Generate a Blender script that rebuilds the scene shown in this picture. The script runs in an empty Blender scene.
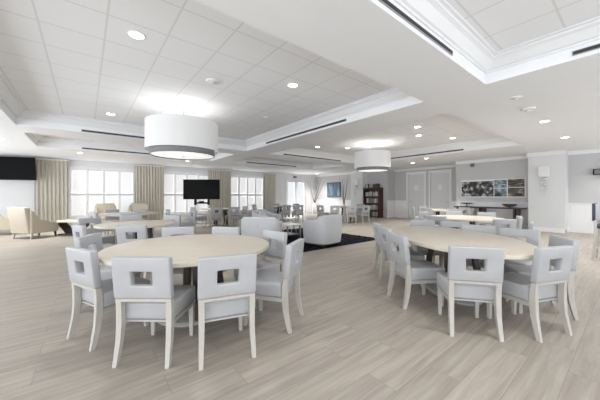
import bpy, bmesh, math, random
from mathutils import Vector, Matrix
random.seed(7)
PI = math.pi
C = bpy.context.scene.collection

# ------------------------------------------------------------------ materials
def mat(name, col, rough=.6, metal=0, noise=None, bump=0, nscale=8, emit=None, estr=0, stretch=None, spec=.5):
    m = bpy.data.materials.new(name); m.use_nodes = True
    nt = m.node_tree; b = nt.nodes['Principled BSDF']
    b.inputs['Base Color'].default_value = (*col, 1); b.inputs['Roughness'].default_value = rough
    b.inputs['Metallic'].default_value = metal
    b.inputs['Specular IOR Level'].default_value = spec
    if emit:
        b.inputs['Emission Color'].default_value = (*emit, 1); b.inputs['Emission Strength'].default_value = estr
    if noise or bump:
        tc = nt.nodes.new('ShaderNodeTexCoord'); n = nt.nodes.new('ShaderNodeTexNoise'); n.inputs['Scale'].default_value = nscale
        n.inputs['Detail'].default_value = 5
        if stretch:
            mp = nt.nodes.new('ShaderNodeMapping'); mp.inputs['Scale'].default_value = stretch
            nt.links.new(tc.outputs['Object'], mp.inputs[0]); nt.links.new(mp.outputs[0], n.inputs['Vector'])
        else:
            nt.links.new(tc.outputs['Object'], n.inputs['Vector'])
        if noise:
            r = nt.nodes.new('ShaderNodeValToRGB'); r.color_ramp.elements[0].position = .35; r.color_ramp.elements[1].position = .65
            r.color_ramp.elements[0].color = (*noise, 1); r.color_ramp.elements[1].color = (*col, 1)
            nt.links.new(n.outputs['Fac'], r.inputs[0]); nt.links.new(r.outputs[0], b.inputs['Base Color'])
        if bump:
            bp = nt.nodes.new('ShaderNodeBump'); bp.inputs['Strength'].default_value = bump; bp.inputs['Distance'].default_value = .01
            nt.links.new(n.outputs['Fac'], bp.inputs['Height']); nt.links.new(bp.outputs[0], b.inputs['Normal'])
    return m

M = {}
M['paint_white'] = mat('white_paint', (.86, .86, .86), .55)
M['ceil'] = mat('ceiling_paint', (.89, .90, .92), .8, noise=(.88, .89, .91), nscale=3)
M['crown'] = mat('crown_paint', (.84, .85, .865), .5)
M['wall'] = mat('grey_wall_paint', (.58, .575, .58), .8, noise=(.57, .565, .57), nscale=2)
M['column'] = mat('pale_column_paint', (.745, .755, .755), .7, noise=(.715, .725, .725), nscale=30)
M['cloth_white'] = mat('white_leather', (.44, .443, .455), .42, noise=(.415, .418, .43), nscale=5, bump=.12)
M['cream_wood'] = mat('cream_painted_wood', (.52, .495, .455), .4, noise=(.48, .455, .41), nscale=10, stretch=(6, 6, 1))
M['top_wood'] = mat('bleached_table_top', (.60, .545, .46), .38, noise=(.56, .505, .425), nscale=3, stretch=(1, 12, 1))
M['dark_wood'] = mat('espresso_wood', (.035, .025, .022), .4, noise=(.05, .035, .03), nscale=6, stretch=(8, 8, 1))
M['mahogany'] = mat('mahogany', (.075, .009, .009), .35, noise=(.045, .006, .006), nscale=6, stretch=(8, 8, 1))
M['piping'] = mat('grey_piping', (.45, .44, .43), .5)
M['black'] = mat('black_plastic', (.006, .006, .006), .5, spec=.1)
M['screen'] = mat('tv_screen', (.002, .002, .002), .2, spec=.03)
M['beige'] = mat('beige_linen', (.54, .475, .385), .85, noise=(.50, .44, .355), nscale=60, bump=.2)
M['greyfab'] = mat('heathered_grey_fabric', (.60, .61, .63), .9, noise=(.55, .56, .58), nscale=40, bump=.3)
M['navy'] = mat('navy_vinyl', (.03, .04, .075), .45, noise=(.035, .05, .09), nscale=20)
M['metal'] = mat('brushed_steel', (.45, .45, .46), .35, metal=.9, noise=(.4, .4, .42), nscale=30)
M['grey_trim'] = mat('grey_metal_band', (.20, .20, .21), .5, noise=(.18, .18, .19), nscale=20)
M['slot'] = mat('dark_slot', (.03, .03, .03), .6)
M['slotframe'] = mat('slot_frame', (.35, .35, .35), .5)
M['ceramic'] = mat('white_ceramic', (.8, .8, .8), .25)
M['branch'] = mat('dry_branch', (.16, .12, .09), .8, noise=(.1, .07, .05), nscale=20)
M['lampglow'] = mat('downlight_lens', (.9, .9, .9), .4, emit=(1, .98, .95), estr=14)
M['diffuser'] = mat('pendant_diffuser', (.9, .9, .9), .5, emit=(1, .985, .96), estr=.9)
M['glassy'] = mat('coffee_glass', (.80, .81, .82), .35)
M['bowl'] = mat('charcoal_bowl', (.09, .09, .09), .4, noise=(.06, .06, .06), nscale=8)
M['baseplate'] = mat('pale_base', (.42, .41, .40), .4, noise=(.38, .37, .36), nscale=8)

def shade_mat():
    m = bpy.data.materials.new('pendant_fabric'); m.use_nodes = True; nt = m.node_tree
    b = nt.nodes['Principled BSDF']; b.inputs['Roughness'].default_value = .9
    b.inputs['Emission Color'].default_value = (1, .99, .97, 1); b.inputs['Emission Strength'].default_value = .1
    tc = nt.nodes.new('ShaderNodeTexCoord'); w = nt.nodes.new('ShaderNodeTexWave'); w.bands_direction = 'Z'; w.inputs['Scale'].default_value = 40
    r = nt.nodes.new('ShaderNodeValToRGB'); r.color_ramp.elements[0].color = (.68, .68, .68, 1); r.color_ramp.elements[1].color = (.74, .74, .74, 1)
    nt.links.new(tc.outputs['Object'], w.inputs['Vector']); nt.links.new(w.outputs['Fac'], r.inputs[0]); nt.links.new(r.outputs[0], b.inputs['Base Color'])
    return m
M['shade'] = shade_mat()

def curtain_mat(name, a, b_):
    return mat(name, a, .9, noise=b_, nscale=14, stretch=(1, 1, .03), bump=.1)
M['curtain'] = curtain_mat('oatmeal_curtain', (.62, .585, .51), (.55, .515, .44))

def floor_mat():
    m = bpy.data.materials.new('plank_tile_floor'); m.use_nodes = True; nt = m.node_tree; N = nt.nodes; L = nt.links
    b = N['Principled BSDF']
    tc = N.new('ShaderNodeTexCoord'); mp = N.new('ShaderNodeMapping'); mp.inputs['Location'].default_value = (.3, -.10, 0)
    L.new(tc.outputs['Object'], mp.inputs[0])
    br = N.new('ShaderNodeTexBrick'); br.inputs['Scale'].default_value = 1; br.inputs['Brick Width'].default_value = 1.2
    br.inputs['Row Height'].default_value = .232; br.inputs['Mortar Size'].default_value = .0022; br.inputs['Mortar Smooth'].default_value = .1
    br.offset = .37; br.offset_frequency = 2; br.squash = 1; br.inputs['Bias'].default_value = 0
    br.inputs['Color1'].default_value = (0, 0, 0, 1); br.inputs['Color2'].default_value = (1, 1, 1, 1); br.inputs['Mortar'].default_value = (.5, .5, .5, 1)
    L.new(mp.outputs[0], br.inputs['Vector'])
    st = N.new('ShaderNodeMapping'); st.inputs['Scale'].default_value = (.55, 9, 1); L.new(tc.outputs['Object'], st.inputs[0])
    # shift the grain per plank
    ad = N.new('ShaderNodeVectorMath'); ad.operation = 'MULTIPLY_ADD'; ad.inputs[1].default_value = (9, 7, 5)
    L.new(br.outputs['Color'], ad.inputs[0]); L.new(st.outputs[0], ad.inputs[2])
    n = N.new('ShaderNodeTexNoise'); n.inputs['Scale'].default_value = 2.2; n.inputs['Detail'].default_value = 7; n.inputs['Roughness'].default_value = .62
    n.inputs['Distortion'].default_value = .5
    L.new(ad.outputs[0], n.inputs['Vector'])
    r = N.new('ShaderNodeValToRGB'); e = r.color_ramp.elements
    e[0].position = .33; e[0].color = (.285, .25, .212, 1); e[1].position = .72; e[1].color = (.42, .38, .33, 1)
    L.new(n.outputs['Fac'], r.inputs[0])
    hs = N.new('ShaderNodeMix'); hs.data_type = 'RGBA'; hs.blend_type = 'MULTIPLY'; hs.inputs['Factor'].default_value = 1
    r2 = N.new('ShaderNodeValToRGB'); r2.color_ramp.elements[0].color = (.93, .93, .93, 1); r2.color_ramp.elements[1].color = (1.06, 1.055, 1.04, 1)
    L.new(br.outputs['Color'], r2.inputs[0]); L.new(r.outputs[0], hs.inputs['A']); L.new(r2.outputs[0], hs.inputs['B'])
    mx = N.new('ShaderNodeMix'); mx.data_type = 'RGBA'; L.new(br.outputs['Fac'], mx.inputs['Factor'])
    L.new(hs.outputs['Result'], mx.inputs['A']); mx.inputs['B'].default_value = (.24, .215, .19, 1)
    L.new(mx.outputs['Result'], b.inputs['Base Color'])
    b.inputs['Roughness'].default_value = .42; b.inputs['Specular IOR Level'].default_value = .45
    return m
M['floor'] = floor_mat()

def tile_mat(name, ox, oy):
    m = bpy.data.materials.new(name); m.use_nodes = True; nt = m.node_tree; N = nt.nodes; L = nt.links
    b = N['Principled BSDF']; b.inputs['Roughness'].default_value = .9
    tc = N.new('ShaderNodeTexCoord'); mp = N.new('ShaderNodeMapping'); mp.inputs['Location'].default_value = (-ox, -oy, 0)
    L.new(tc.outputs['Object'], mp.inputs[0])
    br = N.new('ShaderNodeTexBrick'); br.offset = 0; br.inputs['Scale'].default_value = 1; br.inputs['Brick Width'].default_value = .61
    br.inputs['Row Height'].default_value = .61; br.inputs['Mortar Size'].default_value = .011; br.inputs['Mortar Smooth'].default_value = 0
    br.inputs['Color1'].default_value = (.89, .90, .92, 1); br.inputs['Color2'].default_value = (.89, .90, .92, 1); br.inputs['Mortar'].default_value = (.77, .77, .77, 1)
    L.new(mp.outputs[0], br.inputs['Vector']); L.new(br.outputs['Color'], b.inputs['Base Color'])
    return m
M['tiles1'] = tile_mat('ceiling_tiles_a', .19, 3.0)
M['tiles0'] = tile_mat('ceiling_tiles_b', 3.31, .54)

def rug_mat():
    m = mat('charcoal_shag', (.022, .023, .032), 1, noise=(.004, .004, .006), nscale=7, bump=1.0, spec=.05)
    return m
M['rug'] = rug_mat()

def glass_mat():
    m = bpy.data.materials.new('window_glass'); m.use_nodes = True; nt = m.node_tree; N = nt.nodes
    N.remove(N['Principled BSDF']); t = N.new('ShaderNodeBsdfTransparent'); g = N.new('ShaderNodeBsdfGlossy'); g.inputs['Roughness'].default_value = .05
    mx = N.new('ShaderNodeMixShader'); mx.inputs[0].default_value = .06
    nt.links.new(t.outputs[0], mx.inputs[1]); nt.links.new(g.outputs[0], mx.inputs[2]); nt.links.new(mx.outputs[0], N['Material Output'].inputs[0])
    return m
M['glass'] = glass_mat()

def photo_mat(name, cols, scale, seed, stretch=(1, 1, 1)):
    m = bpy.data.materials.new(name); m.use_nodes = True; nt = m.node_tree; N = nt.nodes
    b = N['Principled BSDF']; b.inputs['Roughness'].default_value = .5
    tc = N.new('ShaderNodeTexCoord'); mp = N.new('ShaderNodeMapping'); mp.inputs['Location'].default_value = (seed, seed * 2, seed * 3); mp.inputs['Scale'].default_value = stretch
    n = N.new('ShaderNodeTexNoise'); n.inputs['Scale'].default_value = scale; n.inputs['Detail'].default_value = 8; n.inputs['Roughness'].default_value = .65
    r = N.new('ShaderNodeValToRGB'); r.color_ramp.elements[0].position = .38; r.color_ramp.elements[1].position = .62
    r.color_ramp.elements[0].color = (*cols[0], 1); r.color_ramp.elements[1].color = (*cols[-1], 1)
    for i, c in enumerate(cols[1:-1]):
        e = r.color_ramp.elements.new(.38 + .24 * (i + 1) / (len(cols) - 1)); e.color = (*c, 1)
    nt.links.new(tc.outputs['Object'], mp.inputs[0]); nt.links.new(mp.outputs[0], n.inputs['Vector']); nt.links.new(n.outputs['Fac'], r.inputs[0]); nt.links.new(r.outputs[0], b.inputs['Base Color'])
    return m

# ------------------------------------------------------------------ mesh helpers
def box(bm, lo, hi, bev=0, seg=2, mtx=None):
    x0, y0, z0 = lo; x1, y1, z1 = hi
    v = [bm.verts.new(p) for p in ((x0,y0,z0),(x1,y0,z0),(x1,y1,z0),(x0,y1,z0),(x0,y0,z1),(x1,y0,z1),(x1,y1,z1),(x0,y1,z1))]
    fs = [bm.faces.new([v[i] for i in q]) for q in ((0,3,2,1),(4,5,6,7),(0,1,5,4),(1,2,6,5),(2,3,7,6),(3,0,4,7))]
    vs = v
    if bev:
        es = list({e for f in fs for e in f.edges})
        r = bmesh.ops.bevel(bm, geom=es, offset=bev, segments=seg, affect='EDGES', profile=.6)
        vs = list({vv for f in r['faces'] for vv in f.verts})
    if mtx is not None:
        bmesh.ops.transform(bm, matrix=mtx, verts=vs)
    return vs

def quadbar(bm, p0, p1, w0, d0, w1, d1):
    """tapered bar, rectangular in x (w) and y (d) at each end"""
    a = []
    for p, w, d in ((p0, w0, d0), (p1, w1, d1)):
        for sx, sy in ((-1,-1),(1,-1),(1,1),(-1,1)):
            a.append(bm.verts.new((p[0]+sx*w/2, p[1]+sy*d/2, p[2])))
    q = [(0,1,2,3),(7,6,5,4),(0,4,5,1),(1,5,6,2),(2,6,7,3),(3,7,4,0)]
    for f in q: bm.faces.new([a[i] for i in f])

def barchain(bm, pts, dims):
    rings = []
    for p, (w, d) in zip(pts, dims):
        rings.append([bm.verts.new((p[0]+sx*w/2, p[1]+sy*d/2, p[2])) for sx, sy in ((-1,-1),(1,-1),(1,1),(-1,1))])
    bm.faces.new(rings[0]); bm.faces.new(rings[-1][::-1])
    for a, b in zip(rings, rings[1:]):
        for i in range(4):
            j = (i+1) % 4; bm.faces.new((a[i], b[i], b[j], a[j]))

def lathe(bm, prof, n=32, c=(0,0), close=False):
    rings = []
    for r, z in prof:
        rings.append([bm.verts.new((c[0]+r*math.cos(2*PI*i/n), c[1]+r*math.sin(2*PI*i/n), z)) for i in range(n)])
    for a, b in zip(rings, rings[1:]):
        for i in range(n):
            j = (i+1) % n; bm.faces.new((a[i], a[j], b[j], b[i]))
    if close:
        a, b = rings[-1], rings[0]
        for i in range(n):
            j = (i+1) % n; bm.faces.new((a[i], a[j], b[j], b[i]))
    else:
        bm.faces.new(rings[0][::-1]); bm.faces.new(rings[-1])

def tube(bm, pts, r, n=8, r2=None):
    rings = []
    P = [Vector(p) for p in pts]
    for k, p in enumerate(P):
        t = (P[min(k+1, len(P)-1)] - P[max(k-1, 0)]).normalized()
        u = t.cross(Vector((0, 0, 1)) if abs(t.z) < .9 else Vector((1, 0, 0))).normalized(); w = t.cross(u)
        rr = r if r2 is None else r + (r2-r)*k/(len(P)-1)
        rings.append([bm.verts.new(p + rr*(math.cos(2*PI*i/n)*u + math.sin(2*PI*i/n)*w)) for i in range(n)])
    for a, b in zip(rings, rings[1:]):
        for i in range(n):
            j = (i+1) % n; bm.faces.new((a[i], a[j], b[j], b[i]))
    bm.faces.new(rings[0][::-1]); bm.faces.new(rings[-1])

def obj(name, bm, m, parent=None, smooth=False):
    bmesh.ops.recalc_face_normals(bm, faces=bm.faces)
    me = bpy.data.meshes.new(name); bm.to_mesh(me); bm.free()
    if smooth:
        for p in me.polygons: p.use_smooth = True
        try: me.set_sharp_from_angle(angle=math.radians(38))
        except Exception: pass
    me.materials.append(m)
    o = bpy.data.objects.new(name, me); C.objects.link(o)
    if parent: o.parent = parent
    return o
def BM(): return bmesh.new()
def tag(o, label, cat, group=None, kind=None):
    o['label'] = label; o['category'] = cat
    if group: o['group'] = group
    if kind: o['kind'] = kind
    return o
def thing(name, label, cat, loc=(0,0,0), rz=0, group=None):
    o = bpy.data.objects.new(name, None); C.objects.link(o); o.empty_display_size = .1
    o.location = loc; o.rotation_euler = (0, 0, rz); return tag(o, label, cat, group)
def struct(name, bm, m, parent=None, smooth=False):
    o = obj(name, bm, m, parent, smooth)
    if not parent: o['kind'] = 'structure'
    return o
def dup(root, loc, rz, label, group):
    r = root.copy(); C.objects.link(r); r.location = loc; r.rotation_euler = (0, 0, rz); r['label'] = label
    if group: r['group'] = group
    elif 'group' in r: del r['group']
    for ch in list(root.children):
        c = ch.copy(); C.objects.link(c); c.parent = r
        for g in list(ch.children):
            d = g.copy(); C.objects.link(d); d.parent = c
    return r

# ------------------------------------------------------------------ the room
ZS, ZT = 2.97, 3.31               # soffit and tray heights
XL, XR, YB, YW = -5.0, 14.0, -4.0, 16.1
bm = BM(); box(bm, (XL-.2, YB-.2, -.1), (16.0, YW+.25, 0)); struct('floor', bm, M['floor'])

TR = [  # trays x0,x1,y0,y1
    (-1.25, 4.60, -3.2, 1.40), (-1.25, 4.60, 2.32, 8.92), (5.56, 10.92, 2.32, 8.92),
    (-1.25, 4.60, 9.88, 12.42), (5.56, 10.92, 9.88, 12.42)]
xs = sorted({XL-.2, -1.25, 4.60, 5.56, 10.92, 16.0}); ys = sorted({YB-.2, -3.2, 1.40, 2.32, 8.92, 9.88, 12.42, YW+.25})
def intray(x, y): return any(a < x < b and c < y < d for a, b, c, d in TR)
bm = BM(); vd = {}
def V(x, y, z):
    k = (x, y, z)
    if k not in vd: vd[k] = bm.verts.new(k)
    return vd[k]
for x0, x1 in zip(xs, xs[1:]):
    for y0, y1 in zip(ys, ys[1:]):
        if not intray((x0+x1)/2, (y0+y1)/2):
            bm.faces.new((V(x0,y0,ZS), V(x0,y1,ZS), V(x1,y1,ZS), V(x1,y0,ZS)))
for a, b, c, d in TR:
    xe = [x for x in xs if a <= x <= b]; ye = [y for y in ys if c <= y <= d]
    for y in (c, d):
        for p, q in zip(xe, xe[1:]): bm.faces.new((V(p,y,ZS), V(q,y,ZS), V(q,y,ZT+.02), V(p,y,ZT+.02)))
    for x in (a, b):
        for p, q in zip(ye, ye[1:]): bm.faces.new((V(x,p,ZS), V(x,q,ZS), V(x,q,ZT+.02), V(x,p,ZT+.02)))
me_ceil = struct('ceiling', bm, M['ceil'])
for i, (a, b, c, d) in enumerate(TR):
    bm = BM(); box(bm, (a-.02, c-.02, ZT), (b+.02, d+.02, ZT+.06)); struct('ceiling', bm, M['tiles0'] if i == 0 else M['tiles1'])
    # crown moulding running round the tray
    prof = [(0, ZT-.19), (.02, ZT-.19), (.02, ZT-.165), (.045, ZT-.155), (.11, ZT-.07), (.15, ZT-.05), (.15, ZT-.025), (.185, ZT-.02), (.185, ZT-.001), (0, ZT-.001)]
    bm = BM(); rings = []
    for o_, z in prof:
        rings.append([bm.verts.new(p) for p in ((a+o_, c+o_, z), (b-o_, c+o_, z), (b-o_, d-o_, z), (a+o_, d-o_, z))])
    for r0, r1 in zip(rings, rings[1:]+rings[:1]):
        for k in range(4):
            j = (k+1) % 4; bm.faces.new((r0[k], r0[j], r1[j], r1[k]))
    struct('trim_%d' % (i+1), bm, M['crown'])

# window wall with openings
def wall_y(name, y, x0, x1, holes, th, m):
    bm = BM()
    cur = x0
    for hx0, hx1, hz0, hz1 in sorted(holes):
        box(bm, (cur, y, 0), (hx0, y+th, ZS)); 
        if hz0 > 0: box(bm, (hx0, y, 0), (hx1, y+th, hz0))
        box(bm, (hx0, y, hz1), (hx1, y+th, ZS)); cur = hx1
    box(bm, (cur, y, 0), (x1, y+th, ZS))
    return struct(name, bm, m)
WIN = [(-4.4, -2.9, .35, 2.62), (-.55, 1.95, .35, 2.62), (3.3, 5.75, .35, 2.62), (7.15, 9.55, .35, 2.62)]
FD = (11.55, 13.35, 0, 2.50)
M['winwall'] = mat('window_wall_paint', (.84, .84, .84), .7, noise=(.83, .83, .83), nscale=2)
wall_y('wall_back', YW, XL-.2, 14.7, WIN+[FD], .2, M['winwall'])
# camera-side wall and left wall, each with broad glazed openings (behind the camera; left ones added for daylight)
wall_y('wall_front', YB-.2, XL-.2, 14.2, [(-4.0, 1.0, .4, 2.7), (2.0, 7.0, .4, 2.7), (8.0, 13.0, .4, 2.7)], .2, M['wall'])
def wall_x(name, x, y0, y1, holes, th, m, z1=ZS):
    bm = BM(); cur = y0
    for a, b, c, d in sorted(holes):
        box(bm, (x, cur, 0), (x+th, a, z1))
        if c > 0: box(bm, (x, a, 0), (x+th, b, c))
        box(bm, (x, a, d), (x+th, b, z1)); cur = b
    box(bm, (x, cur, 0), (x+th, y1, z1)); return struct(name, bm, m)
wall_x('wall_left', XL-.2, YB, YW, [(-3, 2, .4, 2.7), (3, 8, .4, 2.7), (9, 14.5, .4, 2.7)], .2, M['wall'])
wall_x('wall_right', XR, YB, 2.0, [], .2, M['wall'])
bm = BM(); box(bm, (13.42, 1.62, 0), (14.2, 2.66, ZS)); struct('wall_column_right', bm, M['column'])
wall_x('wall_alcove', 13.92, 2.66, 5.45, [], .2, M['wall'])
bm = BM(); box(bm, (14.12, 5.25, 0), (15.4, 5.45, ZS)); struct('wall_return_right', bm, M['wall'])
D1, D2 = (7.68, 8.62), (6.30, 7.26)
wall_x('wall_doors', 15.2, 5.45, 9.75, [(D1[0]-.03, D1[1]+.03, 0, 2.62), (D2[0]-.03, D2[1]+.03, 0, 2.62)], .2, M['wall'])
bm = BM(); box(bm, (14.4, 9.55, 0), (15.2, 9.75, ZS)); struct('wall_return_left', bm, M['wall'])
bm = BM(); box(bm, (14.4, 9.75, 0), (14.6, YW, ZS)); struct('wall_end', bm, M['wall'])
bm = BM(); box(bm, (13.95, 11.05, 0), (14.4, 12.05, ZS)); struct('wall_column_left', bm, M['column'])
for y, sgn in ((15.6, 1),):
    pass

# wainscot + baseboards + cornices
n_tr = [5]
def trimbox(lo, hi, m='crown', bev=0):
    n_tr[0] += 1; bm = BM(); box(bm, lo, hi); return bm
def trim(parts, m='crown'):
    n_tr[0] += 1; bm = BM()
    for lo, hi in parts: box(bm, lo, hi)
    return struct('trim_%d' % n_tr[0], bm, M[m])
WH = 1.06
def wains_x(x, y0, y1):           # panelled dado on a wall facing -x
    p = [((x-.02, y0, .14), (x, y1, WH-.03)), ((x-.045, y0, WH-.03), (x, y1, WH)), ((x-.035, y0, 0), (x, y1, .14))]
    L = y1-y0; k = max(1, round(L/.9)); w = L/k
    for i in range(k):
        a, b = y0+i*w+.08, y0+(i+1)*w-.08
        for q in (((x-.03, a, .24), (x, a+.02, .94)), ((x-.03, b-.02, .24), (x, b, .94)), ((x-.03, a, .24), (x, b, .26)), ((x-.03, a, .92), (x, b, .94))): p.append(q)
    trim(p, 'paint_white')
def wains_y(y, x0, x1):
    trim([((x0, y-.02, .14), (x1, y, WH-.03)), ((x0, y-.045, WH-.03), (x1, y, WH)), ((x0, y-.035, 0), (x1, y, .14))], 'paint_white')
wains_x(14.0, -3.9, 1.62); wains_x(13.92, 2.66, 5.45); wains_x(15.2, 8.74, 9.55); wains_x(15.2, 5.45, 6.18); wains_x(14.4, 12.05, 16.05)
wains_y(9.55, 14.42, 15.15)
for a, b in ((-5, -4.5), (-2.8, -.65), (2.05, 3.2), (5.85, 7.05), (9.65, 11.42), (13.48, 14.36)): wains_y(16.1, a, b)
for i, (a, b, nm) in enumerate((((13.40, 1.60, 0), (13.42, 2.66, .15), 'a'),)):
    bm = BM(); box(bm, a, b); box(bm, (13.40, 1.60, 0), (14.0, 1.62, .15)); struct('baseboard_right', bm, M['paint_white'])
bm = BM(); box(bm, (13.93, 11.03, 0), (13.95, 12.07, .15)); box(bm, (13.93, 11.03, 0), (14.4, 11.05, .15)); box(bm, (13.93, 12.05, 0), (14.35, 12.07, .15)); struct('baseboard_left', bm, M['paint_white'])
def cornice_x(x, y0, y1):
    trim([((x-.03, y0, ZS-.13), (x, y1, ZS)), ((x-.07, y0, ZS-.07), (x, y1, ZS)), ((x-.11, y0, ZS-.025), (x, y1, ZS))])
cornice_x(14.0, -3.9, 1.62); cornice_x(13.42, 1.60, 2.68); cornice_x(13.92, 2.68, 5.45); cornice_x(15.2, 5.45, 9.55); cornice_x(14.4, 12.05, 16.05); cornice_x(14.4, 9.75, 11.05); cornice_x(13.95, 11.05, 12.05)
trim([((XL, 16.07, ZS-.13), (14.4, 16.1, ZS)), ((XL, 16.03, ZS-.07), (14.4, 16.1, ZS)), ((XL, 15.99, ZS-.025), (14.4, 16.1, ZS))])

# plantation shutter windows
def shutter_window(n, x0, x1, z0, z1, panels):
    bm = BM(); y = 16.05
    for lo, hi in (((x0-.07, y-.01, z0-.08), (x1+.07, y+.05, z0)), ((x0-.07, y-.01, z1), (x1+.07, y+.05, z1+.08)), ((x0-.07, y-.01, z0), (x0, y+.05, z1)), ((x1, y-.01, z0), (x1+.07, y+.05, z1))): box(bm, lo, hi)
    w = struct('window_%d' % n, bm, M['paint_white'])
    bm = BM(); box(bm, (x0, 16.22, z0), (x1, 16.226, z1)); obj('pane', bm, M['glass'], w)
    pw = (x1-x0)/panels; zm = z0+(z1-z0)*.47
    for i in range(panels):
        a, b = x0+i*pw+.004, x0+(i+1)*pw-.004
        bm = BM()
        for q in ((a, a+.05), (b-.05, b)): box(bm, (q[0], y, z0+.004), (q[1], y+.03, z1-.004))
        for q in ((z0+.004, z0+.09), (zm-.05, zm+.05), (z1-.09, z1-.004)): box(bm, (a+.05, y, q[0]), (b-.05, y+.03, q[1]))
        for r0, r1 in ((z0+.09, zm-.05), (zm+.05, z1-.09)):
            k = int((r1-r0)/.085); st = (r1-r0)/k
            for j in range(k):
                zc = r0+(j+.5)*st
                box(bm, (a+.05, -.060, -.003), (b-.05, .060, .003), mtx=Matrix.Translation((0, y+.06, zc)) @ Matrix.Rotation(math.radians(-63), 4, 'X'))
        obj('shutter', bm, M['paint_white'], w)
for i, (a, b, c, d) in enumerate(WIN): shutter_window(i+1, a, b, c, d, 4)
# french doors
bm = BM()
x0, x1, _, z1 = FD
for lo, hi in (((x0-.1, 16.04, 0), (x0, 16.3, z1+.1)), ((x1, 16.04, 0), (x1+.1, 16.3, z1+.1)), ((x0, 16.04, z1), (x1, 16.3, z1+.1))): box(bm, lo, hi)
fd = struct('door_1', bm, M['paint_white'])
mid = (x0+x1)/2
for a, b, hs in ((x0+.01, mid-.005, 1), (mid+.005, x1-.01, -1)):
    bm = BM()
    for lo, hi in (((a, 16.12, .01), (a+.12, 16.17, z1-.01)), ((b-.12, 16.12, .01), (b, 16.17, z1-.01)), ((a+.12, 16.12, .01), (b-.12, 16.17, .28)), ((a+.12, 16.12, z1-.15), (b-.12, 16.17, z1-.01))): box(bm, lo, hi)
    dl = obj('door_leaf', bm, M['paint_white'], fd)
    bm = BM(); box(bm, (a+.12, 16.142, .28), (b-.12, 16.148, z1-.15)); obj('pane', bm, M['glass'], dl)
    hx = b-.06 if hs > 0 else a+.06
    bm = BM(); tube(bm, [(hx, 16.12, 1.02), (hx, 16.07, 1.02), (hx-hs*.1, 16.07, 1.02)], .01); obj('door_handle', bm, M['metal'], dl)
# unseen window frames; the left-side openings are added to let daylight in
k = 5
for nm, holes in (('f', [(-4.0, 1.0), (2.0, 7.0), (8.0, 13.0)]), ('l', [(-3, 2), (3, 8), (9, 14.5)])):
    for a, b in holes:
        bm = BM()
        if nm == 'f':
            for x in (a, (a+b)/2-.03, b-.06): box(bm, (x, YB-.14, .4), (x+.06, YB-.06, 2.7))
            box(bm, (a+.06, YB-.14, .4), (b-.06, YB-.06, .46)); box(bm, (a+.06, YB-.14, 2.64), (b-.06, YB-.06, 2.7))
        else:
            for y in (a, (a+b)/2-.03, b-.06): box(bm, (XL-.14, y, .4), (XL-.06, y+.06, 2.7))
            box(bm, (XL-.14, a+.06, .4), (XL-.06, b-.06, .46)); box(bm, (XL-.14, a+.06, 2.64), (XL-.06, b-.06, 2.7))
        struct('window_%d' % k, bm, M['paint_white']); k += 1

# panelled interior doors on the door wall
def panel_door(n, y0, y1, hinge_left, plq):
    X = 15.2; z1 = 2.60
    bm = BM()
    for lo, hi in (((X-.03, y0-.13, 0), (X, y0-.03, z1+.12)), ((X-.03, y1+.03, 0), (X, y1+.13, z1+.12)), ((X-.03, y0-.03, z1+.02), (X, y1+.03, z1+.12)), ((X-.05, y0-.15, z1+.12), (X, y1+.15, z1+.16))): box(bm, lo, hi)
    d = struct('door_%d' % n, bm, M['paint_white'])
    bm = BM(); box(bm, (X+.03, y0-.02, .01), (X+.07, y1+.02, z1))
    for za, zb in ((.25, 1.0), (1.12, 2.42)):
        for q in (((X+.015, y0+.12, za), (X+.03, y0+.15, zb)), ((X+.015, y1-.15, za), (X+.03, y1-.12, zb)), ((X+.015, y0+.15, za), (X+.03, y1-.15, za+.03)), ((X+.015, y0+.15, zb-.03), (X+.03, y1-.15, zb))): box(bm, *q)
    lf = obj('door_leaf', bm, M['doorp'], d)
    hy = y1-.06 if hinge_left else y0+.06
    sg = -1 if hinge_left else 1
    bm = BM(); tube(bm, [(X+.03, hy, 1.0), (X-.03, hy, 1.0), (X-.03, hy+sg*.11, 1.0)], .011); obj('door_handle', bm, M['metal'], lf)
    bm = BM(); box(bm, (X+.018, (y0+y1)/2-.12, 1.66), (X+.03, (y0+y1)/2+.12, 1.96)); pl = obj('plaque', bm, M['paint_white'] if plq else M['wall'], lf)
M['doorp'] = mat('door_paint', (.74, .74, .74), .5, noise=(.735, .735, .735), nscale=2)
panel_door(2, D1[0], D1[1], True, True); panel_door(3, D2[0], D2[1], False, True)

# curtains
def curtain(x0, x1, label, waves):
    bm = BM(); n = waves*10; front = []; back = []
    for i in range(n+1):
        x = x0+(x1-x0)*i/n; ph = 2*PI*i/10
        y = 15.86+.05*math.sin(ph)+.015*math.sin(ph*.37+x)
        front.append((x, y)); back.append((x, y+.012))
    pts = front+back[::-1]
    lo = [bm.verts.new((p[0], p[1], .03)) for p in pts]; hi = [bm.verts.new((p[0], p[1]*.2+15.86*.8, 2.88)) for p in pts]
    for i in range(len(pts)):
        j = (i+1) % len(pts); bm.faces.new((lo[i], lo[j], hi[j], hi[i]))
    for i in range(n):
        a, b = i, i+1; c, d = 2*n+1-i, 2*n-i
        bm.faces.new((hi[a], hi[b], hi[d], hi[c])); bm.faces.new((lo[a], lo[c], lo[d], lo[b]))
    t = thing('curtain', label, 'curtain', (0, 0, 0), 0, 'curtains between the windows')
    o = obj('drape', bm, M['curtain'], t, True)
    bm = BM(); box(bm, (x0-.04, 15.8, 2.88), (x1+.04, 15.93, 2.93)); obj('curtain_track', bm, M['paint_white'], t)
curtain(-1.68, -.62, 'oatmeal pleated curtain right beside the wall television at the left', 8)
curtain(1.95, 3.28, 'oatmeal pleated curtain behind the left pendant lamp, between two shuttered windows', 10)
curtain(5.72, 7.12, 'oatmeal pleated curtain hanging behind the free-standing television', 10)
curtain(9.58, 10.42, 'narrow oatmeal curtain nearest to the glazed double doors', 6)

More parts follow.
